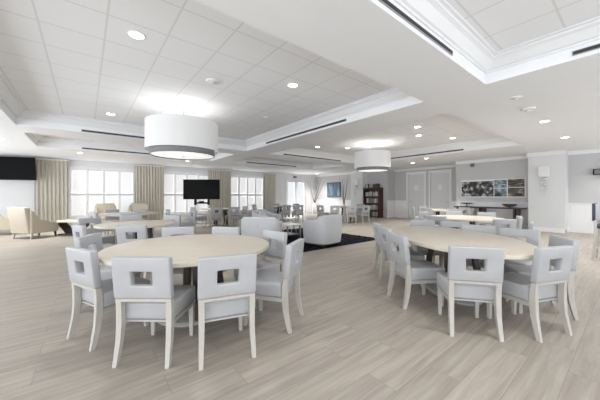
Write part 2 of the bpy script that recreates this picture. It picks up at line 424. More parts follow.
# ------------------------------------------------------------------ ceiling fittings
def slot_x(x0, x1, y, face, z, label):     # linear slot on a face of constant y (face=-1: faces -y)
    t = thing('linear_air_vent', label, 'air vent', ((x0+x1)/2, y, z), 0, 'linear slot vents in the ceiling trays'); L = (x1-x0)/2
    bm = BM(); box(bm, (-L, -.012, -.028), (L, 0, .028)); obj('vent_frame', bm, M['slotframe'], t)
    bm = BM(); box(bm, (-L+.01, -.016, -.018), (L-.01, -.0125, .018)); obj('slot', bm, M['slot'], t)
    return t
def slot_y(y0, y1, x, z, label):           # on a face facing -x
    t = slot_x(-(y1-y0)/2, (y1-y0)/2, 0, -1, 0, label); t.location = (x, (y0+y1)/2, z); t.rotation_euler = (0, 0, -PI/2); return t
ZV = 3.045
slot_x(.1, 3.45, 1.40, -1, ZV, 'long dark slot vent in the beam at top centre, nearest of all')
slot_y(-2.9, .50, 4.60, ZV, 'dark slot vent at the upper right edge of the photo')
slot_y(4.1, 7.54, 4.60, ZV, 'dark slot vent on the right side of the large tiled tray behind the left pendant')
slot_x(-.08, 3.2, 8.92, -1, ZV-.03, 'upper of the two dark slot vents running behind the left pendant')
slot_x(-.1, 3.2, 12.42, -1, ZV, 'lower and farther dark slot vent running behind the left pendant')
slot_x(6.25, 9.6, 8.92, -1, ZV-.03, 'dark slot vent left of the far pendant, the nearer of two')
slot_x(6.4, 9.6, 12.42, -1, ZV, 'farthest dark slot vent, just above the glazed double doors')
slot_y(4.02, 7.2, 10.92, ZV, 'dark slot vent right of the far pendant, toward the paired doors')

def downlight(x, y, z, label, first=[None]):
    if first[0] is None:
        t = thing('recessed_downlight', label, 'ceiling light', (x, y, z), 0, 'recessed downlights')
        bm = BM(); lathe(bm, [(.082, -.004), (.1, -.006), (.106, -.001), (.106, .0), (.082, .0)], 24, close=True); obj('trim_ring', bm, M['paint_white'], t, True)
        bm = BM(); lathe(bm, [(.081, -.003), (.081, 0)], 24); obj('lens', bm, M['lampglow'], t)
        first[0] = t
    else: t = dup(first[0], (x, y, z), 0, label, 'recessed downlights')
    return t
DL = [
 (.49, 3.85, ZT, 'glowing downlight at upper left, the nearest one in the tiled tray'),
 (2.90, 3.85, ZT, 'glowing downlight in the tiled tray, right of the left pendant'),
 (.48, 7.95, ZT, 'glowing downlight in the tiled tray, left of the left pendant'),
 (7.45, 3.95, ZT, 'downlight right of the far pendant, front one of a close pair'),
 (8.53, 4.48, ZT, 'downlight right of the far pendant, rear one of a close pair'),
 (9.8, 3.95, ZT, 'downlight in the far tray, third and rightmost by the close pair'),
 (-1.92, 11.53, ZS, 'downlight at the left edge of the photo above the wall television'),
 (-.16, 13.18, ZS, 'small downlight above the leftmost shuttered window'),
 (3.74, 13.16, ZS, 'small downlight just below the rim of the left pendant'),
 (7.9, 1.29, ZS, 'glowing downlight on the flat ceiling in front of the pale column'),
 (10.5, 1.28, ZS, 'farther downlight on the flat ceiling right beside the pale column'),
 (7.34, 8.08, ZT, 'downlight left of the far pendant, before the slot vent'),
 (8.46, 7.48, ZT, 'downlight touching the left edge of the far pendant'),
 (11.65, 5.79, ZS, 'downlight directly above the paired white doors, nearer one'),
 (12.75, 7.0, ZS, 'downlight directly above the left of the paired white doors'),
 (13.3, 14.7, ZS, 'downlight in the far corner above the tall branches by the glazed doors')]
for a in DL: downlight(*a)
def disc(x, y, z, r, label, name, cat, h=.02):
    t = thing(name, label, cat, (x, y, z))
    bm = BM(); lathe(bm, [(r, 0), (r, -h*.6), (r*.8, -h), (r*.3, -h), (r*.3, -h*1.5), (.004, -h*1.5)], 20); obj('housing', bm, M['ceram'], t, True)
M['ceram'] = mat('off_white_plastic', (.8, .8, .8), .5)
disc(5.61, 1.27, ZS, .085, 'round white sprinkler cover on the flat ceiling near the beam corner', 'ceiling_sprinkler', 'sprinkler')
disc(6.5, 1.28, ZS, .1, 'white smoke detector beside the sprinkler cover on the flat ceiling', 'smoke_detector', 'smoke detector', .035)
disc(1.7, 4.57, ZT, .1, 'white smoke detector in the tiled tray before the left pendant', 'smoke_detector', 'smoke detector', .03)
disc(3.54, 5.82, ZT, .06, 'small white sprinkler in the tiled tray right of the left pendant', 'ceiling_sprinkler', 'sprinkler')

def pendant(x, y, zb, zt, R, label):
    t = thing('drum_pendant_lamp', label, 'pendant lamp', (x, y, 0), 0, 'drum pendant lamps')
    bm = BM(); lathe(bm, [(.0001, ZT), (.09, ZT), (.09, ZT-.02), (.03, ZT-.045), (.0001, ZT-.045)], 24); obj('canopy', bm, M['paint_white'], t, True)
    bm = BM(); tube(bm, [(0, 0, ZT-.04), (0, 0, zb+.1)], .012)
    for k in range(3):
        a = 2*PI*k/3; tube(bm, [(0, 0, zt-.06), (R*.985*math.cos(a), R*.985*math.sin(a), zt-.06)], .006, 6)
    obj('rod', bm, M['metal'], t, True)
    bm = BM(); lathe(bm, [(R-.008, zb), (R, zb), (R, zt), (R-.008, zt)], 72, close=True); obj('lamp_shade', bm, M['shade'], t, True)
    r2 = R*.89
    bm = BM(); lathe(bm, [(r2-.01, zb-.11), (r2, zb-.11), (r2, zb+.1), (r2-.01, zb+.1)], 72, close=True); obj('metal_band', bm, M['grey_trim'], t, True)
    bm = BM(); lathe(bm, [(.001, zb-.105), (r2-.02, zb-.09), (r2-.011, zb-.085), (r2-.02, zb-.075), (.001, zb-.075)], 64); df = obj('diffuser', bm, M['diffuser'], t, True)
    bm = BM(); lathe(bm, [(.03, zb-.115), (.03, zb-.1055)], 16); obj('finial', bm, M['metal'], t)
    l = bpy.data.lights.new('pendant_bulb', 'POINT'); l.energy = 15 if x < 5 else 24; l.shadow_soft_size = .12; l.color = (1, .96, .9)
    o = bpy.data.objects.new('pendant_bulb', l); C.objects.link(o); o.location = (x, y, zb+.3)
    return t
pendant(1.71, 6.33, 2.33, 2.94, .75, 'large white drum pendant lamp at left, the nearer of two')
pendant(8.55, 6.31, 2.39, 2.98, .665, 'smaller-looking white drum pendant lamp far off at right of centre')

# ------------------------------------------------------------------ dining chair
def chair_parts(t, fab, wood):
    W, zt, zb = .228, .855, .525
    wx, wz0, wz1 = .085, .628, .742
    y0, y1 = -.258, -.193
    xs_ = [-W, -wx, wx, W]; zs_ = [zb, wz0, wz1, zt]
    bm = BM(); g = {}
    def tilt(y, z): return y-.11*(z-zb)
    for i, x in enumerate(xs_):
        for j, z in enumerate(zs_):
            for k_, y in enumerate((y0, y1)): g[i, j, k_] = bm.verts.new((x, tilt(y, z), z))
    for i in range(3):
        for j in range(3):
            if (i, j) == (1, 1): continue
            bm.faces.new((g[i,j,0], g[i+1,j,0], g[i+1,j+1,0], g[i,j+1,0])); bm.faces.new((g[i,j,1], g[i,j+1,1], g[i+1,j+1,1], g[i+1,j,1]))
    for i in range(3):
        bm.faces.new((g[i,0,0], g[i,0,1], g[i+1,0,1], g[i+1,0,0])); bm.faces.new((g[i,3,0], g[i+1,3,0], g[i+1,3,1], g[i,3,1]))
        bm.faces.new((g[0,i,0], g[0,i+1,0], g[0,i+1,1], g[0,i,1])); bm.faces.new((g[3,i,0], g[3,i,1], g[3,i+1,1], g[3,i+1,0]))
    bm.faces.new((g[1,1,0], g[2,1,0], g[2,1,1], g[1,1,1])); bm.faces.new((g[1,2,0], g[1,2,1], g[2,2,1], g[2,2,0]))
    bm.faces.new((g[1,1,0], g[1,1,1], g[1,2,1], g[1,2,0])); bm.faces.new((g[2,1,0], g[2,2,0], g[2,2,1], g[2,1,1]))
    bmesh.ops.recalc_face_normals(bm, faces=bm.faces)
    es = [e for e in bm.edges if len(e.link_faces) == 2 and e.calc_face_angle(0) > .5]
    bmesh.ops.bevel(bm, geom=es, offset=.013, segments=3, affect='EDGES', profile=.5)
    obj('backrest', bm, fab, t, True)
    bm = BM(); box(bm, (-.214, -.182, .325), (.214, .262, .47), .032, 4)
    for v in bm.verts:
        if v.co.z > .45: v.co.z += .016*max(0, 1-(v.co.x/.22)**2)*max(0, 1-((v.co.y-.045)/.23)**2)
    s = obj('seat', bm, fab, t, True)
    bm = BM(); box(bm, (-.210, -.18, .312), (.210, .258, .327)); obj('piping', bm, M['piping'], s)
    for sx in (-1, 1):
        bm = BM()
        barchain(bm, [(sx*.200, -.225, .522), (sx*.200, -.214, .44), (sx*.199, -.212, .32), (sx*.200, -.222, .20), (sx*.204, -.248, .07), (sx*.206, -.266, 0)],
                 [(.043, .04), (.043, .050), (.043, .054), (.040, .048), (.035, .040), (.031, .034)])
        obj('leg', bm, wood, t)
    for sx in (-1, 1):
        bm = BM(); quadbar(bm, (sx*.185, .225, 0), (sx*.185, .225, .312), .03, .03, .045, .045); obj('leg', bm, wood, t)
    bm = BM(); box(bm, (-.222, -.245, .498), (.222, -.205, .523)); obj('back_rail', bm, wood, t)
    bm = BM(); box(bm, (-.162, .212, .27), (.162, .238, .311)); box(bm, (-.2, -.193, .285), (-.185, .2, .311)); box(bm, (.185, -.193, .285), (.2, .2, .311)); obj('seat_rail', bm, wood, t)

proto = [None]
def chair(px, py, fx, fy, label, group):
    """(px,py): middle of the top of the back; (fx,fy): the way the chair faces"""
    n = math.hypot(fx, fy); fx /= n; fy /= n
    x, y = px+fx*.275, py+fy*.275; rz = math.atan2(fy, fx)-PI/2
    if proto[0] is None:
        t = thing('dining_chair', label, 'chair', (x, y, 0), rz, group); chair_parts(t, M['cloth_white'], M['cream_wood']); proto[0] = t
    else: t = dup(proto[0], (x, y, 0), rz, label, group)
    return t
G1 = 'chairs around the near left round table'
chair(.335, 2.40, .64, .77, 'left one of two white chairs, backs to us, before the near round table', G1)
chair(.89, 2.03, .27, .96, 'right one of two white chairs, backs to us, before the near round table', G1)
chair(-.045, 3.12, .92, .39, 'white leather dining chair turned sideways at the left end of the near round table', G1)
chair(1.73, 2.22, -.57, .82, 'white leather dining chair seen from the side, right front of the near round table', G1)
chair(2.03, 3.08, -1, -.12, 'pale dining chair at the right rear of the near round table, showing its inner back', G1)
chair(1.70, 3.95, -.80, -.6, 'white dining chair behind the near round table, in front of the grey barrel armchair', G1)
chair(1.12, 4.40, -.45, -.9, 'white dining chair behind the middle of the near round table', G1)
chair(.015, 4.18, .88, -.47, 'white dining chair at the left rear of the near round table', G1)
G3 = 'chairs around the second left round table'
chair(.58, 5.10, .55, .83, 'dining chair with its back to us between the two left round tables', G3)
chair(-.10, 5.66, .95, .3, 'shaded grey dining chair at the left front of the second left table', G3)
chair(.06, 7.45, .5, -.87, 'white dining chair at the far left of the second left table', G3)
chair(1.70, 7.22, -.75, -.65, 'dining chair at the far right of the second left table', G3)
chair(.87, 7.72, -.1, -1, 'white dining chair directly behind the second left table', G3)
G4 = 'chairs around the third left round table'
chair(.98, 9.08, .1, 1, 'grey-backed dining chair before the third left table with its back to us', G4)
chair(.15, 9.85, .85, .35, 'dining chair at the left of the third left table', G4)
chair(.72, 11.55, .3, -.95, 'dining chair behind the left half of the third left table', G4)
chair(1.57, 11.35, -.3, -.9, 'dining chair behind the right half of the third left table', G4)
chair(2.30, 10.35, -1, .05, 'dining chair at the right of the third left table', G4)
chair(2.95, 9.65, -.9, -.1, 'white dining chair pulled out sideways, left of the free-standing television', None)
GT2 = 'chairs around the near right oval table'
chair(2.85, .94, .78, .62, 'white leather dining chair with its back squarely to us at the oval table', GT2)
chair(3.435, .478, .36, .93, 'white leather dining chair at the right end of the oval table, its back to us', GT2)
chair(3.04, 1.90, .86, -.51, 'dining chair on the left side of the oval table, nearest and fully seen', GT2)
chair(3.56, 2.42, .80, -.6, 'dining chair on the left side of the oval table, middle one', GT2)
chair(4.02, 2.88, .75, -.65, 'dining chair on the left side of the oval table, farthest one', GT2)
chair(5.20, 2.66, -.76, -.65, 'white dining chair facing us across the far end of the oval table', GT2)
chair(5.44, 2.17, -.80, -.60, 'grey-looking dining chair behind the oval table, next to the far end one', GT2)
chair(5.05, 1.64, -.96, -.22, 'dining chair behind the oval table, between two others facing us', GT2)
chair(4.92, 1.07, -.97, .05, 'dining chair behind the right part of the oval table, inner back showing', GT2)
chair(4.30, .52, -.55, .84, 'beige-looking dining chair at the right end of the oval table, behind the white one', GT2)
G8 = 'chairs around the round table behind the oval table'
chair(6.72, 1.70, .63, .77, 'bluish white dining chair with a square hole, behind the oval table', G8)
chair(6.48, 2.98, 1, -.05, 'grey dining chair behind the white end chair of the oval table', G8)
chair(7.95, 1.72, -.35, .93, 'beige dining chair in front of the console table and left of the column', G8)
chair(6.34, 1.20, -.19, .98, 'dining chair seen edge-on just left of the column base', G8)
chair(9.15, 2.75, -1, .05, 'pale dining chair facing us in front of the console table', G8)
chair(8.90, 3.55, -.85, -.5, 'beige dining chair with a square hole, facing us below the wall photographs', G8)
chair(8.05, 4.10, -.1, -1, 'white dining chair at the far left of the second right table', G8)
G9 = 'chairs around the farthest right table'
chair(10.84, 5.94, .55, -.83, 'dining chair standing nearest to the paired white doors', G9)
chair(10.50, 5.20, .95, -.2, 'narrow-looking white dining chair below the left paired door', G9)
chair(10.60, 4.25, .7, .7, 'dining chair in front of the farthest right table', G9)
chair(11.60, 3.98, -.1, 1, 'dining chair at the right of the farthest right table', G9)
chair(12.45, 4.55, -1, .2, 'dining chair behind the farthest right table near the console', G9)
chair(11.85, 6.05, -.3, -.95, 'dining chair at the back of the farthest right table, by the right door', G9)

# taller far chairs share the same design
def cam_pt(u, d):
    a = (u-300)/269.5; return d*(.62280+.78238*a), d*(.78238-.62280*a)
G6 = 'chairs around the table below the free-standing television'
for (x, y, fx, fy, lb) in (
    (3.55, 11.75, .98, .05, 'chair at the left end of the table under the free-standing television'),
    (4.28, 10.95, .2, .98, 'left one of the chairs with its back to us under the free-standing television'),
    (5.06, 10.95, .0, 1, 'right one of the chairs with its back to us under the free-standing television'),
    (5.85, 11.45, -.95, .1, 'chair at the right end of the table under the free-standing television')):
    chair(x, y, fx, fy, lb, G6)
G7 = 'chairs around the far tables in front of the glazed doors'
for (u, d, fx, fy, lb) in (
    (254, 14.9, .9, -.1, 'chair beside the narrow curtain in the far row before the windows'),
    (270, 14.0, .15, 1, 'far chair with its back to us below the narrow curtain'),
    (287, 14.3, .1, 1, 'left one of two chairs with backs to us before the glazed doors'),
    (300, 14.3, .15, 1, 'right one of two chairs with backs to us before the glazed doors'),
    (276, 16.9, -.1, -1, 'far chair facing us across the table left of the glazed doors'),
    (296, 16.9, -.1, -1, 'far chair facing us across the table before the glazed doors')):
    x, y = cam_pt(u, d); chair(x, y, fx, fy, lb, G7)
G10 = 'chairs around the table before the bookcase'
for (u, d, fx, fy, lb) in (
    (320, 13.9, .98, .1, 'chair at the left end of the table below the blue picture'),
    (335, 13.4, .55, .83, 'chair with its back to us below the blue picture'),
    (352, 13.0, .5, .86, 'chair with its back to us before the far column'),
    (366.5, 13.4, .2, .98, 'white chair with a dark square hole right before the bookcase'),
    (361, 15.4, -.8, -.5, 'chair on the far side of the table between column and bookcase')):
    x, y = cam_pt(u, d); chair(x, y, fx, fy, lb, G10)

# ------------------------------------------------------------------ tables
def ell(a, b, n=72): return [(a*math.cos(2*PI*i/n), b*math.sin(2*PI*i/n)) for i in range(n)]
def table(x, y, a, b, rz, label, cat='table', name='round_dining_table', group=None, low=False):
    t = thing(name, label, cat, (x, y, 0), rz, group)
    bm = BM(); rings = []
    for s, z in ((.0, .728), (.02, .722), (.0, .722), (-.004, .735), (-.004, .757), (-.012, .768), (-.03, .77)):
        pass
    for s, z in ((-.05, .725), (-.008, .727), (0, .732), (0, .760), (-.005, .767), (-.014, .770)):
        rings.append([bm.verts.new((px*(a+s)/a, py*(b+s)/b, z)) for px, py in ell(a, b)])
    for r0, r1 in zip(rings, rings[1:]):
        for i in range(72):
            j = (i+1) % 72; bm.faces.new((r0[i], r0[j], r1[j], r1[i]))
    bm.faces.new(rings[0][::-1]); bm.faces.new(rings[-1])
    obj('tabletop', bm, M['top_wood'], t, True)
    sx = a*.30; sy = b*.30
    for ix, iy in ((-1,-1),(1,-1),(1,1),(-1,1)):
        bm = BM(); quadbar(bm, (ix*sx*.95, iy*sy*.95, .05), (ix*sx*.7, iy*sy*.7, .70), .065, .065, .065, .065); obj('leg', bm, M['dark_wood'], t)
    bm = BM(); box(bm, (-sx*1.25, -sy*1.25, .70), (sx*1.25, sy*1.25, .725)); obj('mounting_plate', bm, M['dark_wood'], t)
    bm = BM(); prof = [(.42, 0), (.42, .02), (.40, .035), (.2, .04)]
    rings = [[bm.verts.new((px*s, py*s, z)) for px, py in ell(a, b)] for s, z in prof]
    for r0, r1 in zip(rings, rings[1:]):
        for i in range(72):
            j = (i+1) % 72; bm.faces.new((r0[i], r0[j], r1[j], r1[i]))
    bm.faces.new(rings[0][::-1]); bm.faces.new(rings[-1]); obj('base', bm, M['baseplate'], t, True)
    return t
table(.96, 3.20, .88, .88, -.9, 'large round pale wood dining table at the lower left, nearest to us')
table(4.02, 1.64, 1.26, .73, math.radians(46), 'oval pale wood dining table at right with dark legs below', name='oval_dining_table')
table(.84, 6.43, .72, .72, .5, 'round pale wood dining table, second from us on the left')
table(1.15, 10.35, .87, .87, .2, 'round pale wood dining table, third from us on the left')
table(7.85, 2.88, .85, .85, .2, 'round pale wood dining table right behind the oval table')
table(11.55, 5.05, .80, .80, .2, 'farthest round dining table at right, below the paired doors')
table(4.78, 11.75, .85, .60, -.1, 'dining table ringed by chairs under the free-standing television')
x, y = cam_pt(283, 15.7); table(x, y, 1.1, .62, 0, 'long dining table far off before the glazed doors', name='oval_dining_table')
x, y = cam_pt(346, 14.3); table(x, y, .85, .6, -.8, 'dining table in front of the blue picture and the bookcase')

# ------------------------------------------------------------------ lounge
bm = BM(); n = 60
import itertools
rx0, rx1, ry0, ry1 = 3.15, 7.15, 4.92, 8.65
gv = [[bm.verts.new((rx0+(rx1-rx0)*i/n, ry0+(ry1-ry0)*j/n, .006+(.026*random.random() if 0 < i < n and 0 < j < n else 0))) for j in range(n+1)] for i in range(n+1)]
for i in range(n):
    for j in range(n): bm.faces.new((gv[i][j], gv[i+1][j], gv[i+1][j+1], gv[i][j+1]))
tag(obj('shag_rug', bm, M['rug'], smooth=False), 'black shaggy area rug under the grey barrel armchairs', 'rug')

def barrel(x, y, fx, fy, label):
    rz = math.atan2(fy, fx)-PI/2
    t = thing('barrel_armchair', label, 'armchair', (x, y, 0.033), rz, 'grey barrel armchairs on the rug')
    def shell(sc, y_off=0):
        pts = []
        for i in range(33):
            th = PI*(-.12)+(-PI*.76)*i/32*1.0
            th = math.radians(20)-math.radians(220)*i/32
            pts.append((math.cos(th), math.sin(th)))
        return pts
    bm = BM(); pts = shell(1); ro, ri = .47, .36
    rows = []
    for i, (cx, sy) in enumerate(pts):
        back = max(0, -sy); ht = .66+.15*min(1, back*1.35)
        q = lambda r: (math.copysign(abs(cx)**.5, cx)*r, math.copysign(abs(sy)**.5, sy)*r*.98)
        o_, i_ = q(ro), q(ri); m0 = q((ro+ri)/2)
        row = [(o_[0]*.93, o_[1]*.93, .07), (o_[0]*.985, o_[1]*.985, .30), (o_[0], o_[1], ht-.03), (m0[0]*1.06, m0[1]*1.06, ht), (m0[0]*.94, m0[1]*.94, ht), (i_[0], i_[1], ht-.03), (i_[0], i_[1], .30), (i_[0], i_[1], .07)]
        rows.append([bm.verts.new(p) for p in row])
    for a, b in zip(rows, rows[1:]):
        for k in range(8):
            j = (k+1) % 8; bm.faces.new((a[k], a[j], b[j], b[k]))
    bm.faces.new(rows[0]); bm.faces.new(rows[-1][::-1])
    obj('shell', bm, M['greyfab'], t, True)
    bm = BM(); box(bm, (-.325, -.30, .27), (.325, .40, .44), .04, 3); obj('seat_cushion', bm, M['greyfab'], t, True)
    bm = BM(); box(bm, (-.325, -.30, .07), (.325, .36, .268)); obj('seat_base', bm, M['greyfab'], t, True)
    bm = BM(); box(bm, (-.31, -.31, 0), (.31, .31, .069)); obj('plinth', bm, M['dark_wood'], t)
    bm = BM(); box(bm, (-.24, -.31, .445), (.24, -.20, .74), .04, 3, Matrix.Identity(4)); obj('back_cushion', bm, M['greyfab'], t, True)
    return t
barrel(5.02, 5.36, -.12, 1, 'grey fabric barrel armchair standing on the right part of the black rug')
barrel(3.40, 5.75, .7, .75, 'grey fabric barrel armchair behind the near round table, at the rug edge')
bx, by = cam_pt(268, 9.3); barrel(bx, by, .45, -.9, 'grey barrel armchair farthest back on the rug, facing the coffee table')

# coffee table on the rug
t = thing('coffee_table', 'low pale-topped coffee table on the black rug between the armchairs', 'coffee table', (4.72, 6.88, .03), .0)
bm = BM(); box(bm, (-.55, -.38, .39), (.55, .38, .43), .006); obj('tabletop', bm, M['glassy'], t)
for ix, iy in ((-1,-1),(1,-1),(1,1),(-1,1)):
    bm = BM(); box(bm, (ix*.50-.02, iy*.33-.02, 0), (ix*.50+.02, iy*.33+.02, .39)); obj('leg', bm, M['metal'], t)
bm = BM(); box(bm, (-.48, -.31, .09), (.48, .31, .12)); obj('lower_shelf', bm, M['dark_wood'], t)
bx, by = cam_pt(289, 9.4)
t = thing('side_table', 'small side table with crossed legs beside the farthest grey armchair', 'side table', (bx+.1, by+.1, .03), .3)
bm = BM(); box(bm, (-.2, -.2, .50), (.2, .2, .53), .004); obj('tabletop', bm, M['glassy'], t)
bm = BM()
for s in (-1, 1):
    for yy in (-.17, .17): tube(bm, [(-s*.17, yy+s*.006, .01), (s*.17, yy+s*.006, .5)], .012, 6)
obj('crossed_frame', bm, M['metal'], t)

# beige armchairs by the left window
def beige_armchair(x, y, fx, fy, label, sc=1):
    rz = math.atan2(fy, fx)-PI/2
    t = thing('beige_armchair', label, 'armchair', (x, y, 0), rz, 'beige lounge armchairs')
    bm = BM()
    # back
    a = box(bm, (-.34, -.40, .17), (.34, -.24, .98), .035, 3)
    for v in a: v.co.y -= .14*(v.co.z-.17)
    obj('backrest', bm, M['beige'], t, True)
    for s in (-1, 1):
        bm = BM(); x0, x1 = (s*.36-.045, s*.36+.045)
        prof = [(-.37, .17), (.42, .17), (.42, .50), (.10, .52), (-.12, .60), (-.28, .82), (-.37, .90)]
        A_ = [bm.verts.new((x0, p[0], p[1])) for p in prof]; B_ = [bm.verts.new((x1, p[0], p[1])) for p in prof]
        bm.faces.new(A_); bm.faces.new(B_[::-1])
        for i in range(len(prof)):
            j = (i+1) % len(prof); bm.faces.new((A_[i], B_[i], B_[j], A_[j]))
        bmesh.ops.recalc_face_normals(bm, faces=bm.faces)
        bmesh.ops.bevel(bm, geom=list(bm.edges), offset=.015, segments=2, affect='EDGES')
        obj('armrest', bm, M['beige'], t, True)
    bm = BM(); box(bm, (-.31, -.23, .17), (.31, .42, .30)); obj('seat_base', bm, M['beige'], t)
    bm = BM(); box(bm, (-.31, -.22, .302), (.31, .44, .45), .04, 3); obj('seat_cushion', bm, M['beige'], t, True)
    for ix, iy in ((-1,-1),(1,-1),(1,1),(-1,1)):
        bm = BM(); quadbar(bm, (ix*.34, iy*.36+.02, 0), (ix*.34, iy*.33+.02, .17), .03, .03, .05, .05)
        obj('leg', bm, M['cream_wood'] if iy < 0 else M['dark_wood'], t)
    return t
beige_armchair(-1.28, 12.1, .75, .66, 'beige linen armchair at the far left, seen from behind, beside the low table')
beige_armchair(-2.15, 13.75, .9, .3, 'beige linen armchair cut off by the left edge of the photo')
beige_armchair(.75, 14.75, .1, -1, 'beige armchair facing us in front of the leftmost shuttered window')
beige_armchair(1.95, 14.9, -.3, -1, 'beige armchair half hidden beside the curtain left of the pendant lamp')
# low table with slanted dark legs
t = thing('low_lounge_table', 'low pale-topped table with slanted dark legs beside the beige armchair', 'coffee table', (-.30, 12.05, 0), -.75)
bm = BM(); box(bm, (-.62, -.35, .45), (.62, .35, .49), .008); obj('tabletop', bm, M['top_wood'], t)
for s in (-1, 1):
    bm = BM(); barchain(bm, [(s*.14, 0, .05), (s*.26, 0, .2), (s*.5, 0, .45)], [(.07, .30), (.06, .30), (.07, .30)]); obj('leg', bm, M['dark_wood'], t)
bm = BM(); box(bm, (-.40, -.2, 0), (.40, .2, .05)); obj('base', bm, M['dark_wood'], t)

# ------------------------------------------------------------------ televisions
x, y = cam_pt(201.6, 12.9)
t = thing('television', 'black flat television on a floor stand in front of the curtain', 'television', (x, y+.0, 0), math.radians(-38.5+3))
bm = BM(); box(bm, (-.855, -.03, 1.17), (.855, .03, 2.12), .008); obj('housing', bm, M['black'], t)
bm = BM(); box(bm, (-.84, -.034, 1.19), (.84, -.031, 2.105)); obj('screen', bm, M['screen'], t)
for s in (-1, 1):
    bm = BM(); box(bm, (s*.31-.05, .031, .90), (s*.31+.05, .09, 1.5)); obj('bracket', bm, M['black'], t)
bm = BM(); box(bm, (-.26, .04, .96), (.26, .08, 1.03)); box(bm, (-.11, -.02, 1.0), (.11, .04, 1.09)); obj('camera_bar', bm, M['black'], t)
for s in (-1, 1):
    bm = BM(); box(bm, (s*.31-.03, .04, .06), (s*.31+.03, .08, .90)); obj('post', bm, M['metal'], t)
bm = BM(); box(bm, (-.55, -.25, 0), (.55, .32, .06), .01); obj('base', bm, M['metal'], t)

t = thing('wall_television', 'black wall-mounted television at the left edge, tilted out from the wall', 'television', (0, 0, 0))
bm = BM(); Wt, Ht = .82, .46
mt = Matrix.Translation((-2.36, 15.56, 2.43)) @ Matrix.Rotation(math.radians(-20), 4, 'Z') @ Matrix.Rotation(math.radians(6), 4, 'X')
box(bm, (-Wt, -.03, -Ht), (Wt, .03, Ht), mtx=mt); obj('housing', bm, M['black'], t)
bm = BM(); box(bm, (-Wt+.012, -.034, -Ht+.012), (Wt-.012, -.031, Ht-.012), mtx=mt); obj('screen', bm, M['screen'], t)
bm = BM(); tube(bm, [(-2.35, 15.6, 2.42), (-2.33, 16.1, 2.42)], .04); obj('wall_arm', bm, M['black'], t)

# ------------------------------------------------------------------ bookcase with books
BX, BY0, BY1, BH = 13.93, 9.80, 10.98, 1.80
t = thing('bookcase', 'dark red mahogany bookcase with open shelves beside the far column', 'bookcase', (BX, BY0, 0))
D_ = .42; Wd = BY1-BY0
bm = BM(); box(bm, (0, 0, 0), (D_, .035, BH)); obj('side_panel', bm, M['mahogany'], t)
bm = BM(); box(bm, (0, Wd-.035, 0), (D_, Wd, BH)); obj('side_panel', bm, M['dark_wood'], t)
bm = BM(); box(bm, (-.012, 0, .0), (-.0005, .07, BH)); box(bm, (-.012, Wd-.07, .0), (-.0005, Wd, BH)); box(bm, (-.012, .07, BH-.06), (-.0005, Wd-.07, BH)); obj('face_frame', bm, M['dark_wood'], t)
bm = BM(); box(bm, (D_-.02, .035, 0), (D_, Wd-.035, BH)); obj('back_panel', bm, M['dark_wood'], t)
SH = [.08, .48, .90, 1.32]
for z in SH:
    bm = BM(); box(bm, (.01, .035, z-.05), (D_-.02, Wd-.035, z)); obj('shelf', bm, M['dark_wood'], t)
bm = BM(); box(bm, (-.03, -.03, BH), (D_, Wd+.03, BH+.045), .008); obj('top', bm, M['mahogany'], t)
BK = {'pale': mat('pale_book', (.62, .58, .52), .7, noise=(.5, .46, .42), nscale=30), 'pink': mat('pink_book', (.50, .26, .28), .7, noise=(.45, .22, .25), nscale=30),
      'dark': mat('dark_book', (.05, .05, .06), .6, noise=(.08, .07, .08), nscale=30), 'green': mat('teal_book', (.16, .24, .25), .7, noise=(.2, .3, .3), nscale=30)}
meshes = {}
def book(x, y, z, w, h, col, label, group):
    key = (col, round(w, 3), round(h, 2))
    if key not in meshes:
        bm = BM(); box(bm, (0, 0, 0), (.17, w, .004)); box(bm, (0, 0, h-.004), (.17, w, h)); box(bm, (.003, .003, .004), (.165, w-.003, h-.004)); box(bm, (-.003, 0, 0), (0, w, h))
        o = obj('book', bm, BK[col]); meshes[key] = o
        o.location = (x, y, z)
    else:
        o = meshes[key].copy(); C.objects.link(o); o.location = (x, y, z)
    tag(o, label, 'book', group); return o
NM = ['lowest', 'second lowest', 'second highest', 'highest']
CN = {'pale': 'pale cream', 'pink': 'pinkish red', 'dark': 'black', 'green': 'grey-green'}
for k, z in enumerate(SH):
    y = BY0+.06
    pal = [['pale', 'pale', 'green', 'dark'], ['pale', 'pink', 'pale', 'green'], ['pale', 'pale', 'pink', 'green'], ['pale', 'pale', 'green', 'pink']][k]
    while y < BY1-.13:
        w = random.choice([.045, .06, .07]); h = random.choice([.24, .27, .30]); c = random.choice(pal)
        if random.random() < .85:
            book(BX+.05, y, z, w, h, c, '%s book upright on the %s shelf of the mahogany bookcase' % (CN[c], NM[k]), 'books on the %s shelf of the bookcase' % NM[k])
        y += w+.004
y = BY0+.12
while y < BY1-.15:
    w = random.choice([.06, .07]); c = random.choice(['dark', 'dark', 'dark', 'pale']); h = random.choice([.22, .25])
    book(BX+.08, y, BH+.0452, w, h, c, '%s book standing on top of the mahogany bookcase' % CN[c], 'books on top of the bookcase'); y += w+.006

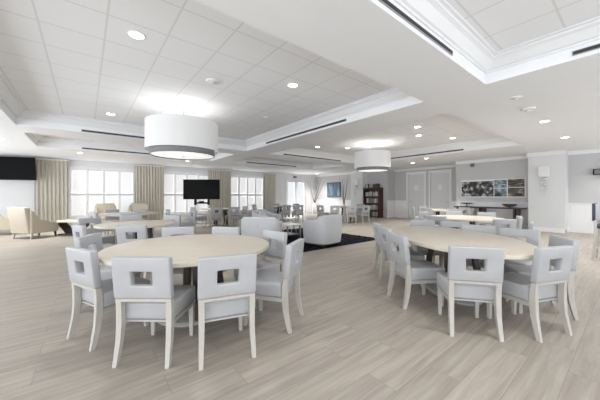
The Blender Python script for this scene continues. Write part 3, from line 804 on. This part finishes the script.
# ------------------------------------------------------------------ pictures
def picture_panel(t, y0, y1, z0, z1, m, nm='photo_panel', th=.02):
    bm = BM(); box(bm, (-th, y0, z0), (0, y1, z1)); return obj(nm, bm, m, t)
bwm = photo_mat('bw_aerial', [(.004, .004, .004), (.012, .012, .012), (.10, .10, .10), (.6, .6, .6)], 5.5, 4)
blm = photo_mat('lake_photo', [(.03, .05, .07), (.16, .22, .28), (.6, .66, .7)], 5, 9, (1, 1, 3))
wrm = photo_mat('warm_photo', [(.01, .008, .006), (.07, .05, .025), (.45, .42, .36)], 4, 2, (1, .6, 2.5))
t = thing('photo_collage', 'long collage of black-and-white and colour photographs on the grey wall', 'picture', (13.919, 0, 0))
picture_panel(t, 2.83, 5.22, 1.27, 2.06, M['paint_white'], 'backing', .02)
def pp(y0, y1, z0, z1, m):
    bm = BM(); box(bm, (-.032, y0, z0), (-.0202, y1, z1)); obj('photo_panel', bm, m, t)
pp(3.93, 5.20, 1.31, 1.99, bwm); pp(3.46, 3.90, 1.68, 2.02, blm); pp(3.46, 3.90, 1.31, 1.65, photo_mat('dark_lake', [(.01, .012, .015), (.15, .2, .24), (.5, .55, .6)], 4, 3))
pp(2.87, 3.42, 1.70, 2.03, wrm); pp(2.87, 3.42, 1.31, 1.67, photo_mat('umber_photo', [(.01, .01, .01), (.12, .09, .06), (.5, .46, .42)], 4, 6, (1, .6, 2)))
t = thing('framed_picture', 'square blue picture in a dark frame on the far end wall', 'picture', (14.4, 0, 0))
picture_panel(t, 13.35, 14.75, 1.26, 2.34, M['bowl'], 'frame', .04)
bm = BM(); box(bm, (-.046, 13.42, 1.33), (-.0405, 14.68, 2.27)); obj('print', bm, photo_mat('blue_print', [(.04, .08, .12), (.09, .17, .23), (.28, .36, .42)], 1.3, 5, (1, 2.2, .4)), t)

# sconces
def sconce(x, y, label):
    t = thing('wall_sconce', label, 'wall lamp', (x, y, 0), 0, 'white wall sconces on the columns')
    bm = BM(); box(bm, (-.02, -.06, 1.9), (0, .06, 2.2), .004); obj('backplate', bm, M['metal'], t)
    bm = BM(); box(bm, (-.21, -.145, 2.04), (-.03, .145, 2.42), .02, 2); obj('lamp_shade', bm, M['shade'], t, True)
    bm = BM(); tube(bm, [(-.12, 0, 2.05), (-.12, 0, 1.42)], .008); tube(bm, [(-.12, 0, 1.98), (-.01, 0, 1.98)], .01); obj('stem', bm, M['metal'], t)
    for i, (z, r) in enumerate(((1.95, .07), (1.84, .085), (1.73, .075), (1.62, .065), (1.52, .05), (1.44, .04))):
        bm = BM(); lathe(bm, [(.001, z-.03), (r*.7, z-.025), (r, z), (r*.7, z+.025), (.001, z+.03)], 16, c=(-.12+(.02 if i % 2 else -.02), (.035 if i % 2 else -.035))); obj('glass_bead', bm, M['ceramic'], t, True)
    return t
sconce(13.42, 2.18, 'white shaded wall sconce on the pale column at right')
sconce(13.95, 11.55, 'white shaded wall sconce on the far column, left of the bookcase')

# console table with bowls
t = thing('console_table', 'long dark wood console table against the wall under the photographs', 'console table', (13.38, 4.0, 0), 0)
bm = BM(); box(bm, (0, -1.25, .80), (.42, 1.35, .86), .005); obj('tabletop', bm, M['dark_wood'], t)
for yy in (-.95, .25, 1.15):
    bm = BM(); box(bm, (.02, yy-.09, 0), (.40, yy-.03, .80)); box(bm, (.02, yy+.03, 0), (.40, yy+.09, .80)); obj('leg', bm, M['dark_wood'], t)
def bowl(x, y, r, h, label, nm='decorative_bowl', foot=.0):
    bm = BM(); z = foot
    lathe(bm, [(.001, 0), (.07, 0), (.07, .01), (.02, .02), (.02, z+.01), (r*.4, z+.015), (r*.85, z+h*.6), (r, z+h), (r-.015, z+h), (r*.8, z+h*.62), (.001, z+.04)], 32)
    o = obj(nm, bm, M['bowl'], smooth=True); o.location = (x, y, .861); tag(o, label, 'bowl')
bowl(13.55, 3.28, .26, .13, 'wide dark bowl on the console table, nearest the column', foot=.01)
bowl(13.55, 4.86, .27, .07, 'shallow dark pedestal bowl at the far end of the console table', 'pedestal_bowl', .09)

# vases with branches
def vase(x, y, label, s, sp=1.25):
    random.seed(s)
    bm = BM(); lathe(bm, [(.001, 0), (.14, 0), (.18, .2), (.17, .5), (.10, .74), (.08, .80), (.10, .84), (.085, .84), (.065, .79), (.001, .72)], 28)
    t = thing('floor_vase', label, 'vase', (x, y, 0), 0, 'white floor vases with branches')
    obj('vase_body', bm, M['ceramic'], t, True)
    for k, (dx, tp) in enumerate(((-.48, 2.58), (-.30, 2.45), (.0, 2.62), (.22, 2.55), (.40, 2.66), (.55, 2.4))):
        # spread across the camera-right direction of the corner
        a = random.uniform(-.15, .15)
        bx_, by_ = dx*.78*sp+a*.3, -dx*.62*sp+a
        pts = [(bx_*.04*0+random.uniform(-.02, .02), random.uniform(-.02, .02), .74)]
        for q in (.35, .6, .8, 1):
            pts.append((bx_*q+random.uniform(-.02, .02), by_*q+random.uniform(-.02, .02), .74+(tp-.74)*q))
        bm = BM(); tube(bm, pts, .017, 6, .006); obj('branch', bm, M['branch'], t, True)
vase(13.62, 15.35, 'white floor vase of tall dry branches in the far corner by the glazed doors', 3)
vase(13.62, 12.38, 'white floor vase of tall dry branches between the blue picture and the column', 5, .55)

# bar stool at the right edge
t = thing('bar_stool', 'tall wooden bar stool with navy and white back at the right edge', 'bar stool', (8.44, .31, 0), math.radians(178))
bm = BM(); v_ = box(bm, (-.23, -.24, .82), (.23, -.19, 1.17), .02, 3); obj('backrest', bm, M['cloth_white'], t, True)
bm = BM(); v_ = box(bm, (-.235, -.285, .81), (.235, -.242, 1.18), .018, 3); o = obj('back_cover', bm, M['navy'], t, True); o['label'] = 'navy outer side of the back'
bm = BM(); box(bm, (-.235, -.23, .66), (.235, .23, .75), .03, 3); obj('seat', bm, M['navy'], t, True)
for ix in (-1, 1):
    bm = BM(); barchain(bm, [(ix*.21, -.235, .83), (ix*.21, -.235, .5), (ix*.22, -.27, 0)], [(.045, .045), (.045, .05), (.035, .035)]); obj('leg', bm, M['cream_wood'], t)
    bm = BM(); quadbar(bm, (ix*.22, .22, 0), (ix*.21, .2, .66), .035, .035, .045, .045); obj('leg', bm, M['cream_wood'], t)
bm = BM()
box(bm, (-.2, -.27, .2), (.2, -.24, .24)); box(bm, (-.2, .2, .2), (.2, .23, .24)); box(bm, (-.23, -.23, .28), (-.2, .2, .32)); box(bm, (.2, -.23, .28), (.23, .2, .32)); obj('footrest', bm, M['cream_wood'], t)

# small wall boxes
def wallbox(x, y, z, sx, sy, sz, m, label, cat, nm):
    bm = BM(); box(bm, (-sx, -sy/2, -sz/2), (0, sy/2, sz/2), .008)
    t = thing(nm, label, cat, (x, y, z)); obj('housing', bm, m, t)
    bm = BM(); box(bm, (-sx-.006, -sy*.4, -sz*.4), (-sx-.0005, sy*.4, sz*.4)); obj('front_grille', bm, M['grey_trim'], t)
wallbox(14.0, .82, 2.17, .16, .34, .2, M['black'], 'small black box mounted high on the grey wall at the right edge', 'wall speaker', 'wall_speaker')
wallbox(13.92, 4.75, 2.74, .05, .16, .16, M['grey_trim'], 'small grey sensor high on the wall above the photo collage', 'sensor', 'wall_sensor')
t = thing('door_sensor', 'small grey box on the wall above the glazed double doors', 'sensor', (12.3, 16.1, 2.75))
bm = BM(); box(bm, (-.14, -.07, -.07), (.14, 0, .07), .006); obj('housing', bm, M['grey_trim'], t)

# ------------------------------------------------------------------ light
W = bpy.data.worlds.new('sky'); bpy.context.scene.world = W; W.use_nodes = True
bg = W.node_tree.nodes['Background']; bg.inputs[0].default_value = (.93, .965, 1, 1); bg.inputs[1].default_value = 1.3
def area(name, loc, rot, sx, sy, power, col):
    l = bpy.data.lights.new(name, 'AREA'); l.shape = 'RECTANGLE'; l.size = sx; l.size_y = sy; l.energy = power; l.color = col
    o = bpy.data.objects.new(name, l); C.objects.link(o); o.location = loc; o.rotation_euler = rot; return o
cool = (.90, .95, 1)
for a, b in ((-4.0, 1.0), (2.0, 7.0), (8.0, 13.0)):
    area('daylight_front_window', ((a+b)/2, YB-.25, 1.55), (math.radians(125), 0, 0), b-a, 2.2, 150, cool)
for a, b in ((-3, 2), (3, 8), (9, 14.5)):  # light for the added left openings, aimed up to lift the ceiling
    area('daylight_added_left', (XL-.25, (a+b)/2, 1.55), (math.radians(122), 0, math.radians(-90)), b-a, 2.2, 270, cool)
for a, b, c, d in WIN+[FD]:
    area('daylight_rear_window', ((a+b)/2, YW+.35, (c+d)/2), (math.radians(-90), 0, 0), b-a, d-c, 115, (1, 1, 1))
extra = [(x, y) for x in (-3, 0, 3, 7, 11, 13) for y in (-2.2, .2)] + [(-3, 4), (-3, 8)]  # added beams without fixtures, brightening the unseen parts of the room
for (x, y) in extra + [(a[0], a[1]) for a in DL]:
    z = ZT-.03 if intray(x, y) else ZS-.03
    l = bpy.data.lights.new('downlight_and_added_beam', 'SPOT'); l.energy = 520 if y > 10 else 165 if y < .5 else 115 if x < 6 else 280; l.spot_size = math.radians(125); l.spot_blend = 1; l.shadow_soft_size = .07; l.color = (1, .99, .975)
    o = bpy.data.objects.new('downlight_and_added_beam', l); C.objects.link(o); o.location = (x, y, z)

# ------------------------------------------------------------------ camera
cam = bpy.data.cameras.new('camera'); cam.sensor_width = 36; cam.lens = 269.5/600*36; cam.shift_y = -4/600; cam.clip_end = 200
co = bpy.data.objects.new('camera', cam); C.objects.link(co); co.location = (0, 0, 1.33)
co.rotation_euler = (PI/2, 0, math.atan2(338.5, 269.5)-PI/2)
bpy.context.scene.camera = co
sc = bpy.context.scene
sc.view_settings.view_transform = 'Standard'; sc.view_settings.look = 'None'; sc.view_settings.gamma = 1
sc.view_settings.exposure = -0.36; sc.view_settings.use_curve_mapping = False
